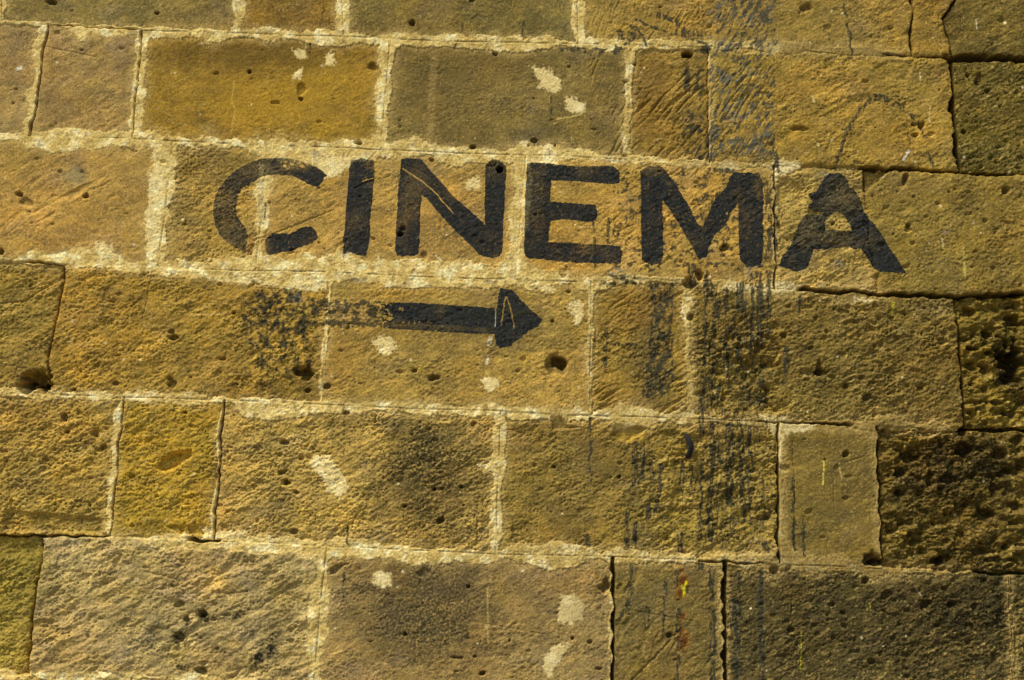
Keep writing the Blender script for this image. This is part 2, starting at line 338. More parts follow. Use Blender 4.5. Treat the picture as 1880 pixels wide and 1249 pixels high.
# smooth glows and stains that belong to each stone
blend(soft(530,180,150,55,3,.5,.7), (176,132,36), .45)
blend(soft(470,95,190,32,3,.5,.7), (98,74,30), .7)
blend(soft(820,150,90,70,0,.5,.6) * (.4 + .6 * grain()), (96,80,40), .55)
blend(soft(900,110,200,35,3,.5,.6) * (.4 + .6 * grain()), (98,80,38), .5)
blend(soft(1190,160,38,70,0,.5,.6), (118,84,34), .4)
for (a, b, rx, ry, an, c, al, th) in [
  (785,850,75,95,0,(66,58,34),.75,-.1),(770,930,85,60,0,(92,74,38),.5,0),(860,880,60,90,0,(98,78,42),.4,0),
  (790,1130,105,95,0,(70,60,36),.75,0),(700,1110,40,60,20,(70,60,38),.5,.1),(820,1060,90,40,0,(88,72,44),.5,0),
  (820,430,60,45,0,(104,88,52),.6,.05),(880,350,45,40,0,(112,94,54),.45,.05),(690,640,140,50,15,(106,88,44),.25,.1),
  (900,600,120,60,20,(112,92,50),.4,.05),(1000,1110,60,80,0,(120,98,60),.3,.1),
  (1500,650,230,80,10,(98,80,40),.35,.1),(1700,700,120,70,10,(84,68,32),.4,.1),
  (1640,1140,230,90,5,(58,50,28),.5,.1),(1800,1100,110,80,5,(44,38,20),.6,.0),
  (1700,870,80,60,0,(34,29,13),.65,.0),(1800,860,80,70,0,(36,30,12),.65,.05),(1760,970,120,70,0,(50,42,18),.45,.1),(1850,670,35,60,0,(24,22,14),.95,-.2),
  (1830,600,60,70,0,(74,62,24),.4,.1),(1190,640,35,120,-4,(70,62,42),.5,.15),
  (1070,900,40,100,-20,(104,84,42),.3,.1),(1180,560,70,40,20,(150,104,40),.4,.0),(340,460,40,28,0,(120,92,44),.4,.1),
  (20,1090,70,90,0,(132,112,40),.4,.0),(60,240,50,8,0,(120,98,48),.3,0),(380,300,60,26,0,(96,74,30),.6,.05)]:
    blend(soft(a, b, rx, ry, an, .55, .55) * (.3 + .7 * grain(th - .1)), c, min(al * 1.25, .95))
# crusts near the arrow's tail and the bottom left stone's black sooty spots
cr_ = soft(515,600,70,115,-6,.4,.35)
crust = cr_ * sst(-.12, .35, fbm(U / 19, V / 26, 160, 4, .75)); blend(crust, (52,49,32), .9)
blend(cr_ * sst(.1, .5, -fbm(U / 17, V / 20, 160, 3, .6)), (196,154,60), .5)
cr2 = soft(560,720,50,28,0,.4,.3) + soft(480,720,90,30,0,.5,.5); blend(cr2 * grain(.1), (66,52,22), .5)
for (a, b, rx, ry, an) in [(373,1130,13,14,0),(300,1140,30,7,30),(500,1170,20,8,40),(440,1130,16,5,20),(330,1168,17,12,40),(345,1145,9,6,60),(390,1140,60,6,20),(480,1205,24,12,40),(495,1190,14,20,30),(365,1235,20,8,20),(430,1220,60,10,-5),(330,1225,14,7,0),(470,1150,70,18,25),(420,1095,60,8,20)]:
    blend(soft(a, b, rx, ry, an, .5, .5) * sst(-.5, .3, n8 + n4), (40,37,26), .95 if rx < 30 else .5)
# rust runs and paint splashes
for (a, b, rx, ry) in [(1244,1037,5,3),(1249,1046,3,5),(1253,1066,7,8),(1250,1090,6,7),(1253,1131,4,4),(1252,1158,4,4),(1255,1177,7,10),(1254,1193,3,3),(1245,1207,3,3),(1252,1012,5,6),(463,455,3,14),(459,468,4,8)]:
    blend(soft(a, b, rx * 1.9, ry * 1.7, 0, .4, .6), (140,92,30), .5); blend(soft(a, b, rx, ry, 0, .4, .4), (92,50,14), .85)
def seg(pts, w, wob=.8):
    out = np.full(U.shape, 99, f32); p = np.array(pts, float)
    m = w + 12
    bx = (U > p[:, 0].min() - m) & (U < p[:, 0].max() + m) & (V > p[:, 1].min() - m) & (V < p[:, 1].max() + m)
    zs = np.where(bx.any(1))[0]; xs = np.where(bx.any(0))[0]
    if not len(zs): return out
    q = np.s_[zs[0]:zs[-1] + 1, xs[0]:xs[-1] + 1]
    u = U[q] + wob * n4[q] + wob * n8[q]; v = V[q] + wob * n4[q]
    d = np.full(u.shape, 99, f32)
    for a, b in zip(p[:-1], p[1:]):
        e = b - a; t = np.clip(((u - a[0]) * e[0] + (v - a[1]) * e[1]) / max((e ** 2).sum(), 1e-6), 0, 1)
        d = np.minimum(d, np.hypot(u - a[0] - t * e[0], v - a[1] - t * e[1]))
    out[q] = w / 2 - d
    out[out > 90] = -9
    out = np.where(bx, out, -9)
    return out
def poly(pts):
    p = np.array(pts, float); m = 22; out = np.full(U.shape, -20, f32)
    bx = (U > p[:, 0].min() - m) & (U < p[:, 0].max() + m) & (V > p[:, 1].min() - m) & (V < p[:, 1].max() + m)
    zs = np.where(bx.any(1))[0]; xs = np.where(bx.any(0))[0]
    q = np.s_[zs[0]:zs[-1] + 1, xs[0]:xs[-1] + 1]
    u, v = U[q] + 1.2 * n8[q] + .9 * n4[q] + .5 * FINE[q], V[q] + 1.2 * n4[q] + 1.0 * n8b[q] - .5 * FINE[q]
    d = np.full(u.shape, 1e9, f32); ins = np.zeros(u.shape, bool)
    for a, b in zip(p, np.roll(p, -1, 0)):
        e = b - a; t = np.clip(((u - a[0]) * e[0] + (v - a[1]) * e[1]) / (e ** 2).sum(), 0, 1)
        d = np.minimum(d, np.hypot(u - a[0] - t * e[0], v - a[1] - t * e[1]))
        if abs(e[1]) > 1e-9:
            c = ((a[1] > v) != (b[1] > v)) & (u < a[0] + (v - a[1]) * e[0] / e[1]); ins ^= c
    out[q] = np.where(ins, d, -d); return np.maximum(out, -20)
blend(sst(-3, 5, seg([(800,84),(792,180),(788,290)], 16)) * (.4 + .6 * grain()), (166,134,76), .5)
for (a, b, rx, ry) in [(1355,600,60,130),(1340,880,60,150),(1180,900,40,120),(1370,1150,45,120),(1160,1110,30,80),(1295,620,20,120),(1215,620,34,110)]:
    blend(soft(a, b, rx, ry, 0, .5, .6) * sst(-.2, .4, fbm(U / 6, V / 30, 240, 3, .7)) , (80,70,44), .42)
# bright scratches and drips of yellow/white paint
for pts, w, c in [([(1512,842),(1511,890)],2.4,(225,200,80)),([(1768,455),(1771,510)],3,(196,176,90)),([(1253,1077),(1257,1087)],6,(190,172,34)),([(1260,1068),(1254,1095)],4,(220,196,10)),
                  ([(1640,555),(1637,575)],4,(176,160,40)),([(1668,278),(1658,294)],4,(226,214,190)),([(1689,135),(1690,148)],3,(214,190,140)),([(1793,35),(1794,52)],2,(220,200,160)),([(1707,195),(1706,225)],2,(205,180,120)),
                  ([(1492,178),(1494,188)],3,(220,196,130)),([(1501,262),(1503,272)],3,(225,200,130)),([(32,127),(38,124)],6,(226,220,190)),([(1730,440),(1732,455)],3,(206,186,120)),([(1597,1108),(1598,1120)],2,(206,186,60)),
                  ([(1472,1160),(1470,1230)],2,(190,170,40)),([(1540,850),(1545,880)],2,(190,160,90)),([(1680,1075),(1692,1095)],2,(170,150,110)),([(895,1080),(896,1180)],2,(184,156,86)),([(1010,222),(1060,212),(1075,205)],2,(214,180,100)),
                  ([(430,150),(425,185),(432,200),(425,245)],3,(190,150,66)),([(800,470),(812,480)],3,(230,210,160)),([(632,550),(629,610)],0.1,(226,214,190)),([(911,575),(908,600)],2,(206,196,160)),([(900,622),(898,632)],8,(216,196,150)),([(895,655),(893,668)],5,(210,196,160)),
                  ([(350,580),(415,575)],3,(200,160,90)),([(255,300),(300,275)],2,(150,115,50)),([(1350,100),(1420,96)],2,(190,158,90)),([(975,1030),(1100,1022)],2,(232,214,170)),([(730,760),(600,748)],1.5,(214,190,130))]:
    blend(sst(-1, .6, seg(pts, w)) * (.45 + .55 * grain(-.1)), c, .85)
rs = np.random.default_rng(77)
for i in range(170):                                              # pale crumbs and shell flecks
    a, b = rs.uniform(0, 1880), rs.uniform(0, 1249); r = rs.uniform(1.2, 3.0)
    j = int(np.searchsorted(XA, to_wall(a, b)[0])); i_ = int(np.searchsorted(ZA, to_wall(a, b)[1])); q = np.s_[max(i_ - 6, 0):i_ + 7, max(j - 6, 0):j + 7]
    m = sst(1.2, .6, np.hypot(U[q] - a, V[q] - b) / r + .3 * n4[q])[..., None] * rs.uniform(.4, .9)
    COL[q] = COL[q] * (1 - m) + alb((228,204,150)) * m
# repointing patches and plaster dabs (pale, with a skin of their own)
patch = np.full(U.shape, -20, f32)
PT = [[(976,124),(1010,126),(1034,148),(1030,165),(1012,172),(990,160),(984,140)],[(1036,180),(1050,178),(1075,190),(1070,206),(1052,210),(1038,198)],
  [(684,624),(700,612),(722,622),(728,640),(720,652),(704,655),(690,645)],[(884,700),(896,690),(914,696),(916,708),(902,722),(888,720)],
  [(570,845),(584,834),(606,836),(620,852),(630,872),(646,896),(622,917),(600,902),(594,882),(580,868),(570,858)],
  [(684,1052),(700,1046),(720,1052),(718,1076),(700,1082),(684,1072),(690,1062)],[(1030,1095),(1055,1090),(1076,1110),(1072,1140),(1050,1148),(1024,1140)],
  [(1020,1185),(1046,1180),(1030,1210),(1012,1244),(992,1232),(1000,1205)],[(536,92),(560,88),(564,108),(545,114)],[(592,105),(610,92),(616,116),(600,120)],[(535,135),(556,125),(550,145),(538,146)],
  [(534,514),(566,500),(606,508),(600,532),(560,536),(540,528)],[(562,282),(692,288),(660,296),(640,306),(622,326),(600,328),(586,312)],
  [(276,320),(298,300),(306,330),(300,380),(292,440),(282,476),(268,470),(266,400)],[(430,500),(470,505),(462,522),(436,524)],
  [(176,445),(205,448),(214,478),(180,474)],[(1425,790),(1440,800),(1436,850),(1428,850)],[(880,855),(900,845),(912,880),(905,870)],[(985,525),(1010,520),(1020,535),(1000,545)],
  [(1250,560),(1266,558),(1268,590),(1250,588)],[(1565,545),(1612,548),(1612,556),(1570,554)],[(1400,765),(1440,768),(1500,780),(1490,790),(1420,800),(1405,782)],[(845,330),(880,325),(886,345),(860,352)],
  [(1056,545),(1074,560),(1070,590),(1060,596),(1040,565)],[(970,300),(1024,303),(1022,292),(972,290)],[(1415,290),(1478,300),(1440,322),(1416,330)],[(1402,520),(1470,522),(1480,536),(1404,540)],[(365,965),(400,975),(455,975),(440,992),(370,990)]]
for p in PT: patch = np.maximum(patch, poly(p) - 1 + 4.5 * n8 + 2.6 * n4 + 2.5 * n25 + 1.2 * FINE)
pmask = sst(-2.2, 2.6, patch + 1.5 * n4 + 1.5 * FINE)
COL_P = COL_M * (1 - tm) + COL_M2 * tm
COL_P = COL_P * (1 - .5 * right_dark)
blend(sst(-16, 2, mort) * (.35 + .65 * grain(-.05)), (192,158,90), .55)
mc *= (1 + .05 * n4 + .05 * FINE + .08 * crumb)[..., None]
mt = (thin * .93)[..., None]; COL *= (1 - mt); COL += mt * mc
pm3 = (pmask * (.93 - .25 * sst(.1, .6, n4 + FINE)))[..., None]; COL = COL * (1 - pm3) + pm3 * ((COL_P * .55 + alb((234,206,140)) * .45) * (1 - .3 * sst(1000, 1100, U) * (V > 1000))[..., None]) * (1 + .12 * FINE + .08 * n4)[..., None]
H += (pmask * (1 - mmask) * (.0004 - .55 * rel * .001)).astype(f32)
m = soft(140,325,21,18,-20,.3,.35); blend(m * (.5 + .5 * grain()), (142,128,86), .7)
blend(sst(.45, .8, n8 + .5 * n4) * mmask, (126,98,48), .3)
COL *= (1 - .30 * np.clip(ruled * mmask, 0, 1) * sst(-.5, .3, n25))[..., None]     # darker tone along the ruled line
H -= gap * .0017
dg = np.clip(gap / 14, 0, 1); blend(dg, (82,66,36), .55)       # shade inside the open joints, painted into the colour

# ------------------------------------------------------------------ holes and pits: u, v, rx, ry, depth mm
PITS = [(65,697,27,20,26),(50,712,18,12,22),(78,712,10,12,20),(1862,668,24,38,34),(1840,650,16,14,18),(1262,98,9,7,26),(658,262,8,6,14),(917,312,8,7,24),(905,302,9,7,5),(735,428,7,6,14),(738,420,9,8,6),
 (50,374,13,11,5),(37,357,6,5,9),(157,360,7,7,9),(1025,666,16,11,15),(1020,668,24,18,6),(797,694,9,7,10),(560,688,17,12,12),(550,680,14,12,7),(525,887,11,9,14),(520,868,12,7,6),(634,757,6,4,11),(318,622,10,8,9),(313,610,8,5,6),
 (93,4,9,8,12),(288,24,5,4,9),(107,60,7,6,4),(150,92,5,4,6),(458,132,4,4,8),(554,165,9,12,5),(552,182,5,4,7),(684,124,9,8,6),(755,43,6,6,10),(910,98,4,4,8),(868,270,6,4,10),(867,0,6,6,6),(792,294,5,4,7),
 (1150,150,6,5,6),(1165,118,4,3,6),(980,258,7,4,7),(970,268,2,2,8),(1019,268,2,2,8),(980,181,5,3,4),(1480,15,12,9,7),(1520,52,8,7,4),(1636,52,5,4,5),(1840,38,7,6,5),(1465,236,16,5,6),(1575,300,10,4,3),
 (1676,228,7,5,8),(1693,232,5,7,8),(1680,248,8,5,7),(1710,246,8,5,5),(1778,138,5,5,8),(1800,140,7,14,6),(1816,165,5,5,7),(1772,242,5,5,9),(1662,330,8,10,10),(1848,352,8,9,10),(1630,300,0.1,0.1,0),(1666,414,6,6,8),(1640,430,2,2,6),(1676,447,5,4,5),
 (1780,392,7,4,5),(1810,405,6,5,5),(1655,372,8,4,3),(1508,684,10,7,10),(1505,676,6,12,7),(1592,728,12,8,8),(1553,710,6,5,8),(1440,617,8,6,8),(1425,600,12,10,5),(1518,610,5,4,5),(1500,730,7,5,4),
 (1400,655,5,4,3),(1268,582,9,7,10),(1265,520,12,12,12),(1113,1078,11,13,11),(1229,1167,6,6,9),(1100,1228,8,4,6),(1051,1173,4,4,8),(1084,1180,6,5,6),(936,1176,4,5,7),(860,1078,4,4,8),(884,1237,7,6,11),(872,1206,4,3,7),
 (840,1208,14,4,6),(744,1165,5,4,9),(776,1108,3,3,4),(778,1052,14,8,5),(1018,857,5,4,8),(1136,876,5,4,8),(1122,877,4,3,5),(1137,850,6,5,5),(982,855,4,4,5),(810,957,9,8,10),(798,898,4,5,8),(812,897,4,3,7),(848,895,5,5,9),(851,928,4,4,7),
 (743,930,7,5,8),(740,870,4,3,5),(870,778,9,8,6),(524,812,8,6,7),(540,976,10,6,7),(543,905,6,4,5),(318,1076,4,3,4),(372,1130,9,10,12),(330,1110,9,7,6),(344,1138,6,9,8),(330,1168,10,10,9),(370,1232,14,9,7),(268,1041,6,4,5),
 (118,768,8,9,9),(123,793,6,5,7),(83,805,10,4,5),(340,757,4,3,7),(430,575,6,4,7),(408,660,7,4,7),(406,684,4,4,5),(204,555,7,3,5),(212,704,8,4,6),(310,695,7,5,7),(315,706,10,6,6),(136,716,5,3,8),(2,463,5,7,9),(300,297,7,4,4),(68,292,4,3,3),(110,316,5,5,4),
 (1422,1048,10,9,8),(1600,1026,14,12,22),(1612,1033,10,7,20),(1447,1044,6,5,5),(1590,1066,8,8,8),(1627,1092,9,9,9),(1548,1125,6,5,8),(1553,835,7,6,9),(1537,858,8,6,3),(1560,875,8,4,3),(1554,915,6,5,5),(1487,940,8,7,4),(1440,860,12,8,5),
 (1455,1157,8,6,8),(1528,1110,6,4,7),(1530,1172,6,6,6),(1496,1148,6,5,6),(1570,1078,6,6,5),(1700,1110,9,9,9),(1750,1108,9,8,8),(1735,1080,8,7,7),(1790,1115,9,8,7),(1720,1050,7,5,6),(1720,1150,10,5,7),(1600,1215,9,6,9),(1780,1180,9,8,6),(1725,1030,10,8,9),
 (1430,640,4,3,3),(1015,590,4,4,6),(1045,536,6,6,7),(960,660,7,6,4),(950,682,4,3,5),(1092,626,4,4,6),(1108,660,4,4,5),(930,655,4,3,4),(650,585,0.1,0.1,0),(762,680,5,4,7),(600,710,7,6,7),(565,716,5,5,7),
 (1285,505,8,9,12),(1330,455,10,7,9),(1328,470,5,5,4),(1250,480,3,3,5),(1530,410,5,5,7),(1537,404,3,3,4),(1528,480,5,4,5),(1470,324,2,2,6),(1270,458,3,2,5),(495,372,3,3,5),(595,457,2,2,4),(585,345,3,2,5),(388,375,3,4,4),(885,445,5,4,3),(780,470,6,7,5),(1520,380,0.1,0.1,0),
 (1780,572,16,9,13),(1815,612,11,9,18),(1818,646,8,6,14),(1783,640,12,6,14),(1785,672,12,9,12),(1812,680,14,10,10),(1840,700,14,9,10),(1865,590,16,12,16),(1855,560,14,9,10),(1868,540,10,6,12),(1790,705,4,4,8),(1830,740,14,9,9),(1860,760,16,9,10),(1800,750,6,5,7),
 (1672,836,22,14,14),(1770,825,18,12,16),(1745,880,16,10,13),(1654,868,12,9,12),(1840,835,20,11,13),(1710,890,10,8,10),(1830,900,14,14,12),(1812,945,16,13,14),(1680,995,18,10,10),(1725,1028,24,9,10),(1800,1010,14,9,8),(1760,930,12,8,8),(1865,930,12,12,10),(1700,940,10,7,7),(1655,905,9,7,9),(1850,870,14,9,10),(1870,810,12,9,11)]
def stamp(a, b, rx, ry, dep, wob=.45):
    xx, zz = to_wall(a, b); R = max(rx, ry) * 2.0 / 850
    j0, j1 = np.searchsorted(XA, [xx - R, xx + R]); i0, i1 = np.searchsorted(ZA, [zz - R, zz + R]); q = np.s_[i0:i1 + 1, j0:j1 + 1]
    d = np.hypot((U[q] - a) / rx, (V[q] - b) / ry) + wob * (n8[q] + .7 * n25[q]) + .12 * n4[q]
    m = sst(1.12, .45, d)
    H[q] -= ((dep if dep < 6 else 1.7 * dep - 4) * .001 * m * (1 + .15 * n4[q])).astype(f32)
    rim = sst(1.7, 1.05, d) * sst(.9, 1.1, d); return q, m, rim
for (a, b, rx, ry, dep) in PITS:
    if dep <= 0: continue
    q, m, rim = stamp(a, b, rx, ry, dep)
    if dep >= 6: c = m[..., None] * .5; COL[q] = COL[q] * (1 - c) + alb((66,50,24)) * c      # earthy tone with the hole's shade painted into it
rs = np.random.default_rng(31)
for i in range(650):
    a, b = rs.uniform(-60, 1940), rs.uniform(-60, 1310)
    i_, j_ = np.searchsorted(ZA, to_wall(a, b)[1]), np.searchsorted(XA, to_wall(a, b)[0])
    if i_ >= NZ or j_ >= NX or rs.random() > .25 + .75 * PIT[i_, j_] or mmask[i_, j_] > .5: continue
    r = rs.uniform(1.6, 3.4) * (1 + .6 * (PIT[i_, j_] > .5)); stamp(a, b, r * rs.uniform(1, 2.2), r, rs.uniform(2, 5.5), .7)
# shaped hollows and spalls
def hollow(pd, dep, w=9, tilt=(0, 0)):
    m = sst(-1, w * .55, pd)
    globals()['H'] -= (dep * .001 * m).astype(f32)
for (x0, x1, y0, y1, nn) in [(1640,1870,1060,1249,90),(1380,1640,1060,1249,35),(1480,1750,560,770,60),(1160,1425,800,1020,55),(1770,1880,120,310,25),(1600,1880,340,520,25),(230,400,760,980,14),(0,200,750,960,30),(400,590,770,980,26),(300,560,1090,1249,22)]:
    for i in range(nn):
        a, b = rs.uniform(x0, x1), rs.uniform(y0, y1); r = rs.uniform(2.2, 5.5) * (1 if nn > 40 else .8); stamp(a, b, r * rs.uniform(1, 1.7), r, rs.uniform(2.5, 5.9), .8)
hollow(poly([(291,856),(298,841),(318,829),(352,824),(355,834),(337,852),(312,865),(294,866)]), 11, 9)
hollow(poly([(606,1056),(606,1044),(618,1036),(640,1034),(626,1044),(612,1056)]), 8, 5)
hollow(poly([(1425,325),(1450,322),(1478,350),(1480,400),(1478,440),(1440,455),(1426,430)]), 4.5, 14)
hollow(poly([(1486,385),(1510,388),(1515,396),(1490,397),(1484,392)]), 5, 4)
hollow(poly([(1590,312),(1635,312),(1610,338),(1594,350),(1586,330)]), 13, 7)
hollow(poly([(1130,778),(1190,785),(1175,800),(1150,815),(1120,800)]), 8, 10)
hollow(poly([(1010,765),(1030,765),(1040,780),(1075,785),(1015,790)]), 7, 6)
hollow(poly([(1380,650),(1420,660),(1400,700),(1430,760),(1300,765),(1280,720),(1330,690)]), 5, 20)
hollow(poly([(1210,790),(1420,800),(1425,1020),(1240,1025),(1215,960),(1240,880)]), 4.5, 20)
hollow(poly([(1790,555),(1878,560),(1878,600),(1840,590),(1800,585)]), 7, 12)
hollow(poly([(60,990),(80,985),(78,1005),(50,1070),(30,1249),(-30,1249),(-30,995)]), 4, 26)
hollow(poly([(1630,110),(1680,112),(1665,150),(1640,150),(1600,125)]), 2.5, 8)
hollow(poly([(300,965),(380,962),(384,984),(330,984)]), 5, 8)
hollow(poly([(10,935),(190,950),(190,982),(0,978)]), 6, 14)
for pts, w, dep in [([(1587,310),(1588,350)],5,12),([(1612,505),(1611,525)],3,5),([(80,85),(175,105)],2.4,1.2),([(0,557),(45,553),(95,520)],3,3),([(390,1085),(420,1090),(455,1086)],3,3),([(270,1050),(330,1065)],3,2),([(1240,1165),(1200,1210),(1160,1249)],4,3),([(1155,1120),(1270,1140)],2,1.2),
                    ([(1245,830),(1300,852)],0,0),([(1345,600),(1330,640),(1290,660)],4,4),([(1376,575),(1350,600)],4,3.5),([(12,845),(22,945)],3.2,3.5),([(0,950),(22,945)],2,2),([(0,870),(12,845)],2,2),([(940,255),(1090,262)],0,0),
                    ([(1000,1165),(890,1145)],2,1),([(500,430),(615,385)],2.4,1.6),([(470,440),(500,430)],2,1.5),([(650,345),(690,328)],2.4,2.2),([(965,820),(967,960)],1.6,1.2),([(740,300),(790,322)],1.5,1),([(1150,1105),(1110,1025)],0,0),
                    ([(1400,1165),(1440,1165)],1.6,1.4),([(1550,850),(1585,838)],2,1.5),([(355,640),(350,580),(340,565)],2.2,1.2),([(1455,810),(1459,890),(1458,1010)],2,2),([(1530,880),(1532,925)],2,1.6),([(280,500),(262,590)],2.5,1.4),([(700,330),(718,322)],2,1.2)]:
    if dep: H -= (dep * .001 * sst(-.8, .8, seg(pts, w, 1.2))).astype(f32)

# ------------------------------------------------------------------ black paint: letters, arrow, and the ghosts of older signs
def zp(pts, s, ox, oy): return [(ox + a / s, oy + b / s) for a, b in pts]
LET = {
'C': [zp([(1250,300),(1190,240),(1080,185),(960,140),(830,118),(700,115),(560,125),(440,165),(300,245),(190,345),(110,450),(70,570),(68,700),(85,820),(130,920),(220,1000),(310,1060),(400,1105),(420,1040),(425,940),(420,880),(370,800),(310,720),(300,620),(320,510),(370,430),(450,380),(540,325),(660,290),(780,285),(900,305),(1000,355),(1080,400),(1160,420)],5.68,380,270),
      zp([(610,960),(680,905),(760,900),(860,905),(940,870),(1010,835),(1090,830),(1130,880),(1160,940),(1100,1000),(1000,1040),(880,1085),(760,1105),(650,1135),(615,1090)],5.68,380,270)],
'I': [zp([(205,140),(290,118),(420,135),(428,250),(410,500),(385,740),(378,970),(345,1105),(300,1110),(230,1080),(115,1085),(115,950),(130,750),(155,450),(178,200)],5.529,610,270)],
'N': [zp([(700,130),(760,112),(900,125),(1040,290),(1240,510),(1400,650),(1550,790),(1548,500),(1558,180),(1620,120),(1700,140),(1768,200),(1760,400),(1735,800),(1728,1060),(1690,1115),(1600,1125),(1500,1100),(1420,1010),(1250,850),(1100,690),(960,520),(905,490),(893,700),(888,950),(870,1085),(830,1108),(660,1105),(638,1040),(645,900),(660,650),(672,400),(690,250)],5.529,610,270)],
'E': [zp([(150,160),(280,160),(500,185),(700,195),(900,195),(1000,195),(1070,240),(1070,355),(980,378),(800,355),(600,345),(390,340),(385,440),(375,545),(500,555),(700,570),(830,580),(855,640),(840,735),(740,748),(560,725),(390,735),(370,830),(365,955),(500,955),(800,970),(1080,990),(1100,1060),(1085,1165),(900,1160),(600,1155),(350,1130),(160,1110),(120,1060),(125,850),(130,600),(140,350)],5.43,940,270)],
'M': [zp([(90,130),(180,80),(300,95),(370,150),(480,320),(600,510),(680,680),(730,720),(780,620),(860,440),(980,310),(1020,190),(1080,150),(1200,150),(1330,160),(1360,250),(1375,450),(1365,700),(1375,900),(1350,1120),(1200,1140),(1130,1060),(1120,900),(1112,600),(1112,470),(1040,560),(980,700),(860,820),(800,940),(780,1030),(700,1060),(630,930),(500,710),(380,520),(318,440),(322,700),(330,1000),(300,1100),(200,1120),(105,1070),(95,800),(95,500)],5.679,1160,290)],
'A': [zp([(640,100),(750,100),(830,170),(850,240),(900,270),(980,400),(1010,510),(1080,600),(1180,740),(1290,920),(1380,1050),(1430,1140),(1350,1145),(1150,1130),(1090,1060),(1000,930),(960,890),(900,900),(850,870),(720,880),(600,900),(480,890),(440,1030),(400,1100),(300,1130),(180,1090),(110,1070),(160,960),(240,860),(310,680),(350,590),(400,530),(480,537),(555,530),(580,512),(555,500),(500,500),(420,470),(420,440),(470,400),(415,340),(430,315),(510,290),(570,180)],5.678,1410,300)],
'arrow': [zp([(620,190),(720,178),(900,183),(1100,195),(1300,210),(1460,222),(1478,75),(1560,85),(1640,170),(1700,230),(1785,305),(1760,345),(1680,390),(1620,440),(1560,490),(1480,512),(1455,480),(1440,405),(1300,405),(1050,388),(850,375),(640,365)],3.917,540,510)],
}
HOLE_A = zp([(725,505),(800,550),(860,650),(880,705),(780,700),(680,690),(600,700),(590,620),(620,560),(680,520)],5.678,1410,300)
LSD = {}
for kx, ps in LET.items():
    d = poly(ps[0])
    for p in ps[1:]: d = np.maximum(d, poly(p))
    LSD[kx] = d
LSD['A'] = np.minimum(LSD['A'], -poly(HOLE_A))
LSD['A'] = np.maximum(LSD['A'], poly(zp([(480,560),(590,560),(600,700),(640,880),(480,890)],5.678,1410,300)))
wearf = n4 * .8 + FINE * .7 + n8 * .4
# per-letter wear: positive amounts bite into the paint
wear = {'C': .10, 'I': .07, 'N': .05, 'E': .12, 'M': .13, 'A': .17, 'arrow': .12}
PAINT = np.full(U.shape, -1.0, f32)
FADE = .02 + .10 * np.clip(n25 + .5 * n60, 0, 1) + .13 * sst(.3, .9, n4 + FINE + .3 * n8) + .10 * mmask
for (a, b, rx, ry, an, v) in [(430,440,34,30,40,.34),(412,385,24,34,0,.30),(415,340,26,24,0,.12),(462,312,26,18,-20,.30),(530,304,22,10,5,.35),(556,300,16,12,0,.35),(474,455,20,22,0,.45),
                              (765,330,22,26,0,.16),(750,380,20,40,0,.12),(684,300,14,12,0,.2),(1395,330,14,30,0,.18),(1480,420,24,34,0,.22),(1540,360,26,30,0,.2),(1535,440,40,16,0,.2),(1195,310,20,14,0,.15),(780,600,110,5,-3,.3),(1378,300,30,8,0,.2),(1075,458,20,12,0,.2)]:
    FADE += .62 * v * soft(a, b, rx, ry, an, .4, .5)
for kx, d in LSD.items():
    f = sst(-1.8, 1.9, d) * 1.25 - .5                             # -.5 .. .75, zero at the edge
    w = np.full(U.shape, wear[kx], f32)
    if kx == 'C':
        w += .10 * soft(418,425,36,40,0,.4,.5) + .7 * soft(528,303,16,8,5,.3,.3) + 1.0 * soft(556,300,10,9,0,.3,.3) + 1.0 * soft(464,440,7,20,5,.3,.3)
    if kx == 'arrow':
        w += .9 * (1 - sst(690,735,U + 14 * n25)); w += .45 * soft(780,595,90,5,-3,.4,.5) + .8 * soft(737,568,5,4,0,.3,.3) + .8 * soft(715,582,10,6,0,.3,.3)
    if kx == 'A': w += .12 * soft(1490,440,22,30,0,.4,.5) + .15 * soft(1540,370,24,30,0,.4,.5) + .25 * soft(1530,440,30,16,0,.4,.5)
    if kx == 'E': w += .35 * soft(1070,455,14,8,0,.3,.5) + .15 * soft(990,350,20,30)
    if kx == 'M': w += .7 * soft(1338,392,7,3,0,.3,.3) + .2 * soft(1190,335,22,16,0,.3,.5) + .3 * soft(1335,378,14,8,0,.3,.5) + .35*soft(1368,320,14,4,0,.3,.5)
    f = f - w * (.55 + 1.5 * np.clip(wearf, -.5, 1)) * (f > -.45) * np.clip(.5 + w, .3, 1.3)
    PAINT = np.maximum(PAINT, f)
# scratches through the paint
for pts, w in [([(740,310),(772,331),(787,343),(801,355),(812,369),(826,384)],2.6),([(826,384),(832,392)],2),([(920,598),(926,555),(928,545)],2.5),([(930,545),(936,562),(944,602)],2.5),([(665,333),(684,327)],2),([(911,505+20),(909,600)],1.6)]:
    s = sst(-1, .7, seg(pts, w, 1.2)); PAINT -= 1.2 * s; H -= (.0004 * s).astype(f32)
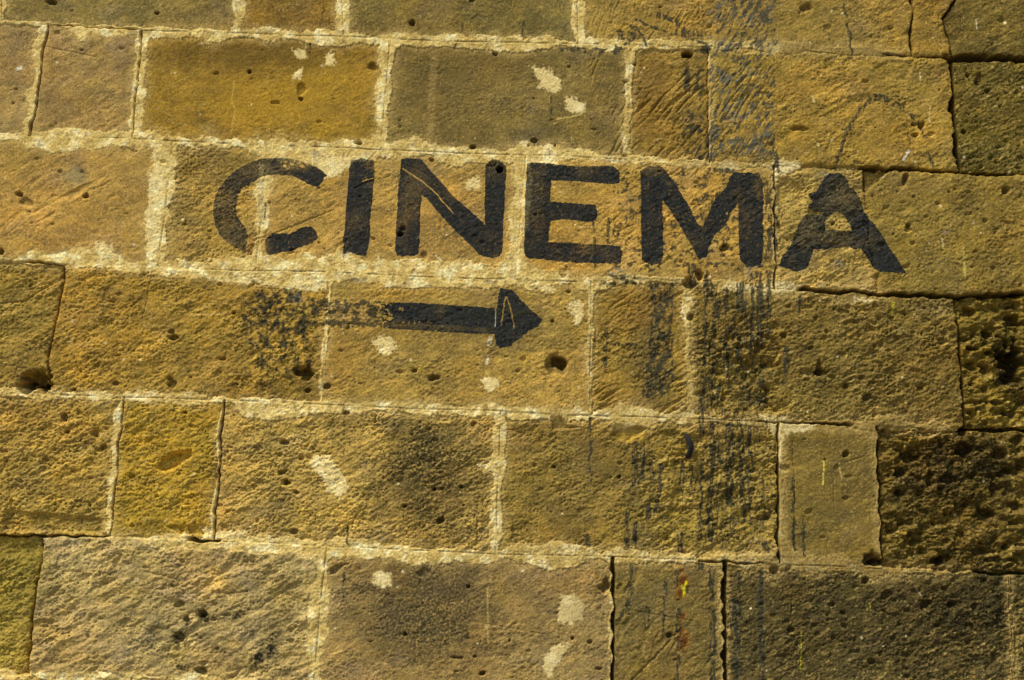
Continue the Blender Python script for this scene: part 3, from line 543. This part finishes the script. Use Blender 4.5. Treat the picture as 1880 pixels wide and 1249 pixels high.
# the arrow's flaked tail
tl = poly([(566,548),(600,545),(700,553),(705,602),(640,603),(590,600),(578,575)]); a = sst(-4, 4, tl) * (1 - sst(690,720,U))
ghost = np.full(U.shape, -1.0, f32)
def gadd(mask, dens, nf):                                          # worn paint: shows where the noise field exceeds a level
    global ghost
    ghost = np.maximum(ghost, np.where(mask > .02, (nf + dens) * 1.0 - (1 - mask) * 1.6, -1).astype(f32))
nf1 = fbm(U / 15, V / 12, 200, 3, .7)
gadd(a, -.02 + .25 * sst(640,690,U), nf1)
gadd(soft(585,562,26,18,-10,.4,.4), .22, nf1); gadd(soft(556,600,26,16,30,.4,.4), .15, nf1); gadd(soft(500,590,60,70,0,.5,.5), -.14, nf1); gadd(soft(640,570,50,22,0,.4,.5), .05, nf1); gadd(soft(605,572,14,22,0,.4,.4), .0, nf1)
gadd(soft(548,545,28,12,0,.4,.4), -.1, nf1)
# rubbed panel above the M: slanting flakes and bands
s3, t3 = rot(U, V, 58); nf2 = fbm(s3 / 22, t3 / 7, 210, 3, .65) + .25 * n25
pan = sst(1296,1306,Uw) * (1 - sst(1420,1427,Uw)) * (1 - sst(286,300,Vw)); gadd(pan, -.22, nf2 + .5 * n4 + .25 * FINE)
gadd(soft(1398,60,26,60,0,.5,.5), -.05, nf2 + .3 * n4)
gadd(soft(1400,215,22,40,0,.5,.5), -.06, nf2 + .3 * n4)
gadd(soft(1390,278,36,20,0,.4,.4), .12, nf2 + .2 * n4)
gadd(soft(1385,20,45,30,0,.5,.5), .22, nf2); gadd(soft(1330,88,60,12,0,.4,.5), .08, nf2 + .4 * n4)
gadd(soft(1395,180,32,40,0,.5,.5), -.04, nf2 + .4 * n4); gadd(soft(1365,270,50,20,0,.4,.4), -.02, nf2 + .3 * n4); gadd(soft(1330,140,40,30,0,.5,.5), -.15, nf2 + .4 * n4)
gadd(soft(1310,250,14,30,-25,.4,.4), .25, nf2); gadd(soft(1285,278,26,20,-20,.5,.5), .15, nf2); gadd(soft(1272,230,22,26,0,.5,.5), .1, nf2); gadd(soft(1262,150,8,40,0,.4,.4), .12, nf2); gadd(soft(1285,150,10,34,0,.4,.4), .05, nf2)
gadd(soft(1150,66,20,24,0,.4,.5), .12, nf1 + .5 * n4); gadd(soft(1120,95,36,8,10,.4,.5), -.05, nf1); gadd(soft(1060,92,60,6,0,.4,.5), -.05, nf1)
DR = [  # thin strokes: points, width, density
 ([(1166,36),(1184,44),(1205,52)],5,.35),([(1168,48),(1180,68),(1186,84)],4,.4),([(1210,28),(1236,38),(1254,52)],10,.02),([(1195,50),(1250,66),(1300,82)],5,-.02),([(1232,60),(1290,62)],12,-.15),
 ([(1548,10),(1554,35),(1560,65),(1565,112)],4.5,.12),([(1419,262),(1424,285),(1428,312)],8,.25),([(1420,385),(1430,412)],5,.3),([(1423,430),(1426,455)],5,.25),([(1416,320),(1418,490)],2,.2),
 ([(1533,308),(1540,285),(1548,262),(1556,240),(1566,222),(1580,200),(1596,186)],9,-.06),([(1600,178),(1628,182)],14,-.02),([(1628,182),(1655,196),(1672,212),(1688,228),(1700,252)],8,-.12),([(1704,282),(1714,304)],8,.05),([(1664,232),(1666,256)],4,-.05),
 ([(1012,178),(1012,215)],5,-.05),([(962,40),(960,76)],5,-.15),([(595,10),(585,60)],2.5,.1),([(608,25),(604,45)],2.5,.1),([(864,0),(845,60),(835,95)],3,.0),([(570,80),(568,110)],3,.1),([(610,164),(610,175)],2,.2),
 ([(1090,400),(1092,440),(1092,505)],5,.0),([(1084,768),(1086,810),(1082,850),(1083,900)],5,.0),([(1078,985),(1080,1000)],8,.15),([(1117,402),(1116,445)],6,.02),([(1127,405),(1128,430)],6,-.02),
 ([(1113,610),(1111,680)],7,-.02),([(1110,632),(1170,634)],5,-.1),
 ([(1168,815),(1166,860),(1164,888)],8,.0),([(1180,825),(1180,870),(1176,885)],7,-.02),([(1150,940),(1152,1005)],7,-.02),([(1166,960),(1164,1000)],8,-.03),([(1196,850),(1196,880)],7,-.02),([(1214,855),(1212,900),(1204,940)],7,-.03),([(1192,930),(1190,955)],9,0),
 ([(1254,850),(1252,900)],8,-.04),([(1270,850),(1270,895)],6,-.04),([(1248,980),(1250,1010)],8,-.04),([(1291,845),(1289,900),(1286,950),(1285,990)],6,.05),([(1287,760),(1289,800)],8,.05),([(1308,782),(1310,830),(1306,880),(1303,930),(1306,990)],9,.14),
 ([(1320,810),(1322,850)],5,-.02),([(1341,782),(1342,830),(1340,850)],11,.06),([(1338,852),(1340,925)],11,.14),([(1361,780),(1360,830)],9,.04),([(1361,842),(1363,890),(1368,938)],8,.04),([(1376,785),(1376,860),(1378,935)],6,-.02),([(1392,790),(1390,810)],6,-.05),
 ([(1296,500),(1296,600),(1293,680),(1292,720)],6,-.02),([(1302,520),(1306,540)],11,.1),([(1315,545),(1316,580)],12,.04),([(1332,530),(1334,570)],7,.02),([(1360,525),(1361,575)],15,.04),([(1381,505),(1380,570),(1380,640)],6,.12),([(1394,505),(1395,560),(1397,630)],10,.12),([(1411,500),(1411,560),(1410,620)],6,.15),
 ([(1312,600),(1310,700)],6,-.08),([(1335,600),(1334,660)],8,-.06),([(1356,600),(1355,680)],9,-.1),([(1310,700),(1309,740)],9,.0),([(1321,705),(1320,735)],6,-.02),([(1398,700),(1396,742)],9,.2),([(1375,705),(1374,740)],5,0),([(1290,730),(1288,750)],9,0),([(1334,665),(1334,680)],10,0),
 ([(1443,640),(1441,700)],9,-.1),([(1467,545),(1465,570)],8,-.1),([(1602,640),(1601,680)],4,-.02),([(1534,545),(1533,570)],5,-.15),
 ([(1160,1040),(1158,1090)],6,-.02),([(1145,1120),(1138,1140)],5,-.02),([(1155,1095),(1152,1125)],7,.0),([(1188,1120),(1188,1150)],9,-.06),([(1222,1070),(1220,1110),(1218,1160)],5,-.06),([(1243,1050),(1241,1080)],6,-.05),([(1246,1120),(1246,1135)],7,.05),([(1246,1150),(1247,1180),(1243,1249)],7,-.04),([(1261,1077),(1262,1088)],5,.2),
 ([(1287,1030),(1288,1050)],8,-.04),([(1306,1045),(1306,1100)],8,.02),([(1308,1120),(1310,1200)],10,.02),([(1310,1215),(1308,1249)],8,.08),([(1346,1100),(1348,1160)],10,-.04),([(1358,1050),(1357,1090)],5,.15),([(1358,1100),(1359,1130)],8,0),([(1356,1160),(1354,1200)],11,.05),([(1352,1210),(1354,1249)],12,-.05),
 ([(1397,1052),(1397,1090),(1396,1125),(1399,1190)],8,.26),([(1401,1200),(1402,1249)],6,.08),([(1406,1000),(1408,1012)],8,.3),([(1456,880),(1456,940)],5,.12),([(1458,955),(1458,1010)],6,.08),([(1474,950),(1476,1020)],5,.1),([(637,965),(638,998)],4,.05),([(632,1050),(630,1120)],3,-.1),
 ([(1290,395),(1290,400)],12,-.05),([(1282,370),(1300,360)],10,-.05),([(1300,380),(1320,355)],8,-.1),([(1302,312),(1345,315)],9,.05),([(1255,312),(1252,325)],7,.0),([(1226,452),(1238,456)],9,.05),([(1335,420),(1330,450)],8,0),([(1270,490),(1275,520)],12,.1),
 ([(1406,330),(1410,400),(1408,480)],8,-.1),([(1412,345),(1414,480)],6,-.12),([(490,375),(485,400)],4,.0),([(1150,330),(1150,450)],4,-.4)]
nfs = fbm(U / 5, V / 22, 220, 3, .7) + .22 * n4
for pts, w, dn in DR:
    sd_ = seg(pts, w * (1.25 if pts[0][1] > 480 else 1.0), 2.4); gadd(sst(-1.4, 1.2, sd_), dn + (.25 if pts[0][1] > 480 else .22), nfs)
gadd(poly([(1190,518),(1238,518),(1236,600),(1238,700),(1210,740),(1178,730),(1190,640),(1196,560)]).clip(-2, 2) * .25 + .5, .10, fbm(U / 11, V / 18, 230, 3, .7))
gadd(sst(1080,1110,Uw) * (1 - sst(1165,1180,Uw)) * sst(495,505,V) * (1 - sst(520,530,V)), -.15, nf1)
gadd(sst(1100,1140,U) * (1 - sst(1415,1425,U)) * sst(300,320,V) * (1 - sst(490,520,V)), -.42, nf1 + .3 * n4)
gadd(sst(1290,1300,U) * (1 - sst(1415,1425,U)) * sst(530,560,V) * (1 - sst(990,1020,V)), -.50, nfs)
ghost = np.minimum(ghost, .6)
GH = sst(-.24, .22, ghost)
# small bluish smudges of an older coat
for (a, b, rx, ry, an) in [(632,508,16,6,0),(660,514,20,4,0),(580,282,14,5,0),(545,548,18,9,0),(1130,500,16,8,0),(900,518,14,4,0),(744,520,6,4,0),(1340,210,10,18,20),(1325,160,8,10,0),(1130,295,30,4,0),(480,375,5,30,3),(1540,485,14,8,0),(1510,325,12,8,0),(1420,440,8,30,0),(1378,495,8,16,0),(1735,425,7,5,0),(1560,860,0.1,0.1,0)]:
    blend(soft(a, b, rx, ry, an, .5, .5) * grain(.05), (112,108,104), .6)
COLp = np.where((U > 1080)[..., None], lin((50,50,38)) / .8, lin((52,50,36)) / .8).astype(f32)
pz = (pan * (.35 + .45 * sst(-.3, .4, n25)))[..., None]; COLp = COLp * (1 - pz) + pz * (lin((84,84,72)) / .8)
g3 = (GH * .86)[..., None]; COL = COL * (1 - g3) + g3 * COLp * (1 + .25 * n4 + .2 * n25)[..., None]
PAINT += 0.0
COL = np.clip(COL, .01, .95)

# ------------------------------------------------------------------ material
def make_mat():
    m = bpy.data.materials.new("weathered_limestone"); m.use_nodes = True; t = m.node_tree; N = t.nodes; N.clear(); L = t.links.new
    out = N.new("ShaderNodeOutputMaterial"); bs = N.new("ShaderNodeBsdfPrincipled"); L(bs.outputs[0], out.inputs[0])
    at = N.new("ShaderNodeAttribute"); at.attribute_name = "stone"
    pa = N.new("ShaderNodeAttribute"); pa.attribute_name = "paint"
    ra = N.new("ShaderNodeAttribute"); ra.attribute_name = "rough"
    tc = N.new("ShaderNodeTexCoord")
    def noise(sc, det=3, rg=.6, mapscale=None):
        n = N.new("ShaderNodeTexNoise"); n.inputs['Scale'].default_value = sc; n.inputs['Detail'].default_value = det; n.inputs['Roughness'].default_value = rg
        L(tc.outputs['Object'], n.inputs['Vector']); return n.outputs['Fac']
    def mth(op, a, b=None, clamp=False):
        n = N.new("ShaderNodeMath"); n.operation = op; n.use_clamp = clamp
        for i, v in enumerate((a, b)):
            if v is None: continue
            if isinstance(v, (int, float)): n.inputs[i].default_value = v
            else: L(v, n.inputs[i])
        return n.outputs[0]
    nA = noise(330, 4, .65); nB = noise(90, 4, .6); nC = noise(700, 2, .5)
    # grain in the stone colour
    g = mth('ADD', mth('MULTIPLY', mth('SUBTRACT', nA, .5), 1.9), mth('MULTIPLY', mth('SUBTRACT', nB, .5), .9))
    g = mth('ADD', g, 1.0)
    sc = N.new("ShaderNodeVectorMath"); sc.operation = 'SCALE'; L(at.outputs['Color'], sc.inputs[0]); L(g, sc.inputs['Scale'])
    # paint film
    f = mth('ADD', pa.outputs['Fac'], mth('MULTIPLY', mth('SUBTRACT', nA, .5), 1.5))
    fm = N.new("ShaderNodeMapRange"); fm.interpolation_type = 'SMOOTHSTEP'; fm.inputs['From Min'].default_value = -.10; fm.inputs['From Max'].default_value = .10; L(f, fm.inputs['Value'])
    cr = N.new("ShaderNodeValToRGB"); e = cr.color_ramp.elements
    e[0].position = .30; e[0].color = (.0042, .0052, .0050, 1); e[1].position = .74; e[1].color = (.034, .041, .040, 1)
    L(mth('ADD', mth('MULTIPLY', nB, .6), mth('MULTIPLY', nA, .4)), cr.inputs[0])
    mx = N.new("ShaderNodeMix"); mx.data_type = 'RGBA'; fa = N.new("ShaderNodeAttribute"); fa.attribute_name = "fade"
    op = mth('MULTIPLY', fm.outputs[0], mth('SUBTRACT', 1.0, mth('MULTIPLY', fa.outputs['Fac'], mth('ADD', mth('MULTIPLY', mth('SUBTRACT', nA, .5), 3.2), 1.0)), True))
    L(op, mx.inputs['Factor']); L(sc.outputs[0], mx.inputs['A']); L(cr.outputs[0], mx.inputs['B'])
    L(mx.outputs['Result'], bs.inputs['Base Color'])
    bs.inputs['Roughness'].default_value = .92; bs.inputs['Specular IOR Level'].default_value = .10
    rr = N.new("ShaderNodeMapRange"); rr.inputs['To Min'].default_value = .93; rr.inputs['To Max'].default_value = .80; L(fm.outputs[0], rr.inputs['Value']); L(rr.outputs[0], bs.inputs['Roughness'])
    b1 = N.new("ShaderNodeBump"); b1.inputs['Distance'].default_value = .0016; L(mth('ADD', mth('MULTIPLY', nA, .7), mth('MULTIPLY', nB, .6)), b1.inputs['Height']); L(mth('MULTIPLY', ra.outputs['Fac'], .62, True), b1.inputs['Strength'])
    b2 = N.new("ShaderNodeBump"); b2.inputs['Distance'].default_value = .0008; b2.inputs['Strength'].default_value = .7; L(nC, b2.inputs['Height']); L(b1.outputs[0], b2.inputs['Normal'])
    L(b2.outputs[0], bs.inputs['Normal'])
    return m
MAT = make_mat()
def plain(name, c1, c2, scale, rough=.9, bump=.003):
    m = bpy.data.materials.new(name); m.use_nodes = True; t = m.node_tree; bs = t.nodes['Principled BSDF']; L = t.links.new
    tc = t.nodes.new("ShaderNodeTexCoord"); n = t.nodes.new("ShaderNodeTexNoise"); n.inputs['Scale'].default_value = scale; n.inputs['Detail'].default_value = 6; L(tc.outputs['Object'], n.inputs[0])
    r = t.nodes.new("ShaderNodeValToRGB"); r.color_ramp.elements[0].color = (*c1, 1); r.color_ramp.elements[1].color = (*c2, 1); r.color_ramp.elements[0].position = .3; r.color_ramp.elements[1].position = .7
    L(n.outputs['Fac'], r.inputs[0]); L(r.outputs[0], bs.inputs['Base Color']); bs.inputs['Roughness'].default_value = rough
    b = t.nodes.new("ShaderNodeBump"); b.inputs['Distance'].default_value = bump; L(n.outputs['Fac'], b.inputs['Height']); L(b.outputs[0], bs.inputs['Normal'])
    return m

# ------------------------------------------------------------------ split the surface into its parts
wall = bpy.data.objects.new("stone_wall", None); S.collection.objects.link(wall)  # root of the stone block wall
wall['label'] = "weathered honey-coloured limestone block wall with pale mortar joints, behind the painted sign"; wall['category'] = "wall"
sx, sz = to_wall(1000, 470)
sign = bpy.data.objects.new("painted_sign", None); S.collection.objects.link(sign); sign.location = (float(sx), 0, float(sz))
sign['label'] = "worn black painted word CINEMA above an arrow pointing right"; sign['category'] = "sign"
vert = np.stack([X.ravel(), -H.ravel(), Z.ravel()], 1).astype(f32)
C4 = np.concatenate([COL.reshape(-1, 3), np.ones((NX * NZ, 1), f32)], 1).astype(f32)
RO = np.clip(.35 + .45 * RGH * (1 - .7 * mmask) * (1 - .5 * pmask), .25, 1.3).astype(f32).ravel(); PA = PAINT.ravel().astype(f32); FA = np.clip(FADE, 0, .95).ravel().astype(f32)
ids = BID.copy()
ins = np.zeros(X.shape, bool)
for b in inside_ids: ins |= BID == b
ids[~ins] = -2
ids[(mort > .3) & (edge < 60) & ins] = -3
ids[(gap > 2) & ins] = -3
LK = list(LSD)
for n_, kx in enumerate(LK):
    ids[(LSD[kx] > -2.2)] = -10 - n_
ids[(tl > -1) & (U < 712)] = -10 - LK.index('arrow')
fid = ids[:-1, :-1].ravel()
vi = np.arange(NX * NZ, dtype=np.int32).reshape(NZ, NX)
quads = np.stack([vi[:-1, :-1].ravel(), vi[:-1, 1:].ravel(), vi[1:, 1:].ravel(), vi[1:, :-1].ravel()], 1)
def grid_part(name, sel, label=None, root=None):
    root = root or wall
    q = quads[sel]; vs, inv = np.unique(q, return_inverse=True)
    me = bpy.data.meshes.new(name); nq = len(q)
    me.vertices.add(len(vs)); me.vertices.foreach_set('co', vert[vs].ravel())
    me.loops.add(nq * 4); me.loops.foreach_set('vertex_index', inv.ravel().astype(np.int32))
    me.polygons.add(nq); me.polygons.foreach_set('loop_start', np.arange(0, nq * 4, 4, dtype=np.int32))
    me.polygons.foreach_set('use_smooth', np.ones(nq, bool))
    me.update(calc_edges=True)
    a = me.attributes.new('stone', 'FLOAT_COLOR', 'POINT'); a.data.foreach_set('color', C4[vs].ravel())
    a = me.attributes.new('paint', 'FLOAT', 'POINT'); a.data.foreach_set('value', PA[vs])
    a = me.attributes.new('fade', 'FLOAT', 'POINT'); a.data.foreach_set('value', FA[vs])
    a = me.attributes.new('rough', 'FLOAT', 'POINT'); a.data.foreach_set('value', RO[vs])
    me.materials.append(MAT)
    o = bpy.data.objects.new(name, me); S.collection.objects.link(o); o.parent = root; o.matrix_parent_inverse = Matrix.Translation(-root.location)
    if label: o['label'] = label
    return o
LBL = {(1,480):"glowing ochre stone block",(3,1830):"deeply pitted dark stone block at the right edge",(4,1750):"deeply pitted dark stone block",(5,330):"pale pinkish stone block with sooty spots",
       (4,305):"small yellow stone block with an oval hollow",(5,1590):"dark grey-brown stone block",(5,20):"mossy yellow stone block set back from its neighbours",(1,1228):"stone block with slanting chisel marks"}
for b, (um, vm) in sorted(inside_ids.items()):
    sel = fid == b
    if sel.sum() < 20: continue
    k = b // 100 - FR; lb = [t for (kk, uu), t in LBL.items() if kk == k and abs(uu - um) < 60]
    grid_part("stone_block", sel, lb[0] if lb else None)
grid_part("mortar", fid == -3)
grid_part("masonry", fid == -2)
for n_, kx in enumerate(LK):
    if kx == 'arrow': grid_part("painted_arrow", fid == -10 - n_, "black painted arrow pointing right with a flaked tail", sign)
    else: grid_part("painted_letter", fid == -10 - n_, "black painted capital letter " + kx, sign)

def mesh_obj(name, vs, fs, mat, parent=None, smooth=False):
    me = bpy.data.meshes.new(name); me.from_pydata(vs, [], fs); me.materials.append(mat); me.update()
    if smooth:
        for p in me.polygons: p.use_smooth = True
    o = bpy.data.objects.new(name, me); S.collection.objects.link(o)
    if parent: o.parent = parent
    return o
# the wall's body behind its face
xa, xb, ya, yb, za, zb = -2.9, 2.9, .10, .55, 0.0, 3.4
bv = [(xa,ya,za),(xb,ya,za),(xb,yb,za),(xa,yb,za),(xa,ya,zb),(xb,ya,zb),(xb,yb,zb),(xa,yb,zb),(xa,-.004,za),(xa,-.004,zb),(xb,-.004,za),(xb,-.004,zb)]
bf = [(0,1,5,4),(1,2,6,5),(2,3,7,6),(3,0,4,7),(4,5,6,7),(3,2,1,0),(8,0,4,9),(1,10,11,5),(9,4,5,11)]
mesh_obj("wall_core", bv, bf, plain("rubble_core", (.24,.17,.07), (.38,.28,.13), 14), wall)
# bent iron nail
iron = plain("rusty_iron", (.004,.003,.003), (.014,.010,.008), 220, .95, .002)
pth = [(1258,797,-.010,.0022),(1260,801,.006,.0052),(1262,807,.015,.0056),(1265,815,.020,.0056),(1266,823,.019,.0054),(1264,832,.014,.0058),(1261,839,.009,.0062),(1260,841,.007,.003)]
vs, fs = [], []; nseg = 10
P3 = [Vector((float(to_wall(a, b)[0]), -.0 - y, float(to_wall(a, b)[1]))) for a, b, y, r in pth]
for i, (p, (_, _, _, r)) in enumerate(zip(P3, pth)):
    t_ = (P3[min(i + 1, len(P3) - 1)] - P3[max(i - 1, 0)]).normalized(); a_ = t_.cross(Vector((1, 0, 0))).normalized(); b_ = t_.cross(a_)
    for k in range(nseg):
        an = 2 * math.pi * k / nseg; vs.append(p + (a_ * math.cos(an) + b_ * math.sin(an)) * r * (1 + .12 * math.sin(3 * an + i)))
for i in range(len(P3) - 1):
    for k in range(nseg): fs.append((i * nseg + k, i * nseg + (k + 1) % nseg, (i + 1) * nseg + (k + 1) % nseg, (i + 1) * nseg + k))
fs.append(tuple(range(nseg))[::-1]); fs.append(tuple(range((len(P3) - 1) * nseg, len(P3) * nseg)))
no = mesh_obj("iron_nail", vs, fs, iron, None, True); no['label'] = "black bent iron nail stuck in the stone wall below the painted letter M"; no['category'] = "nail"
# the lane's paving in front
g = mesh_obj("ground", [(-60,-60,0),(60,-60,0),(60,60,0),(-60,60,0)], [(0,1,2,3)], plain("paving", (.16,.14,.11), (.26,.23,.18), 3)); g['kind'] = 'structure'
print("verts", NX * NZ, "blocks", len(inside_ids))
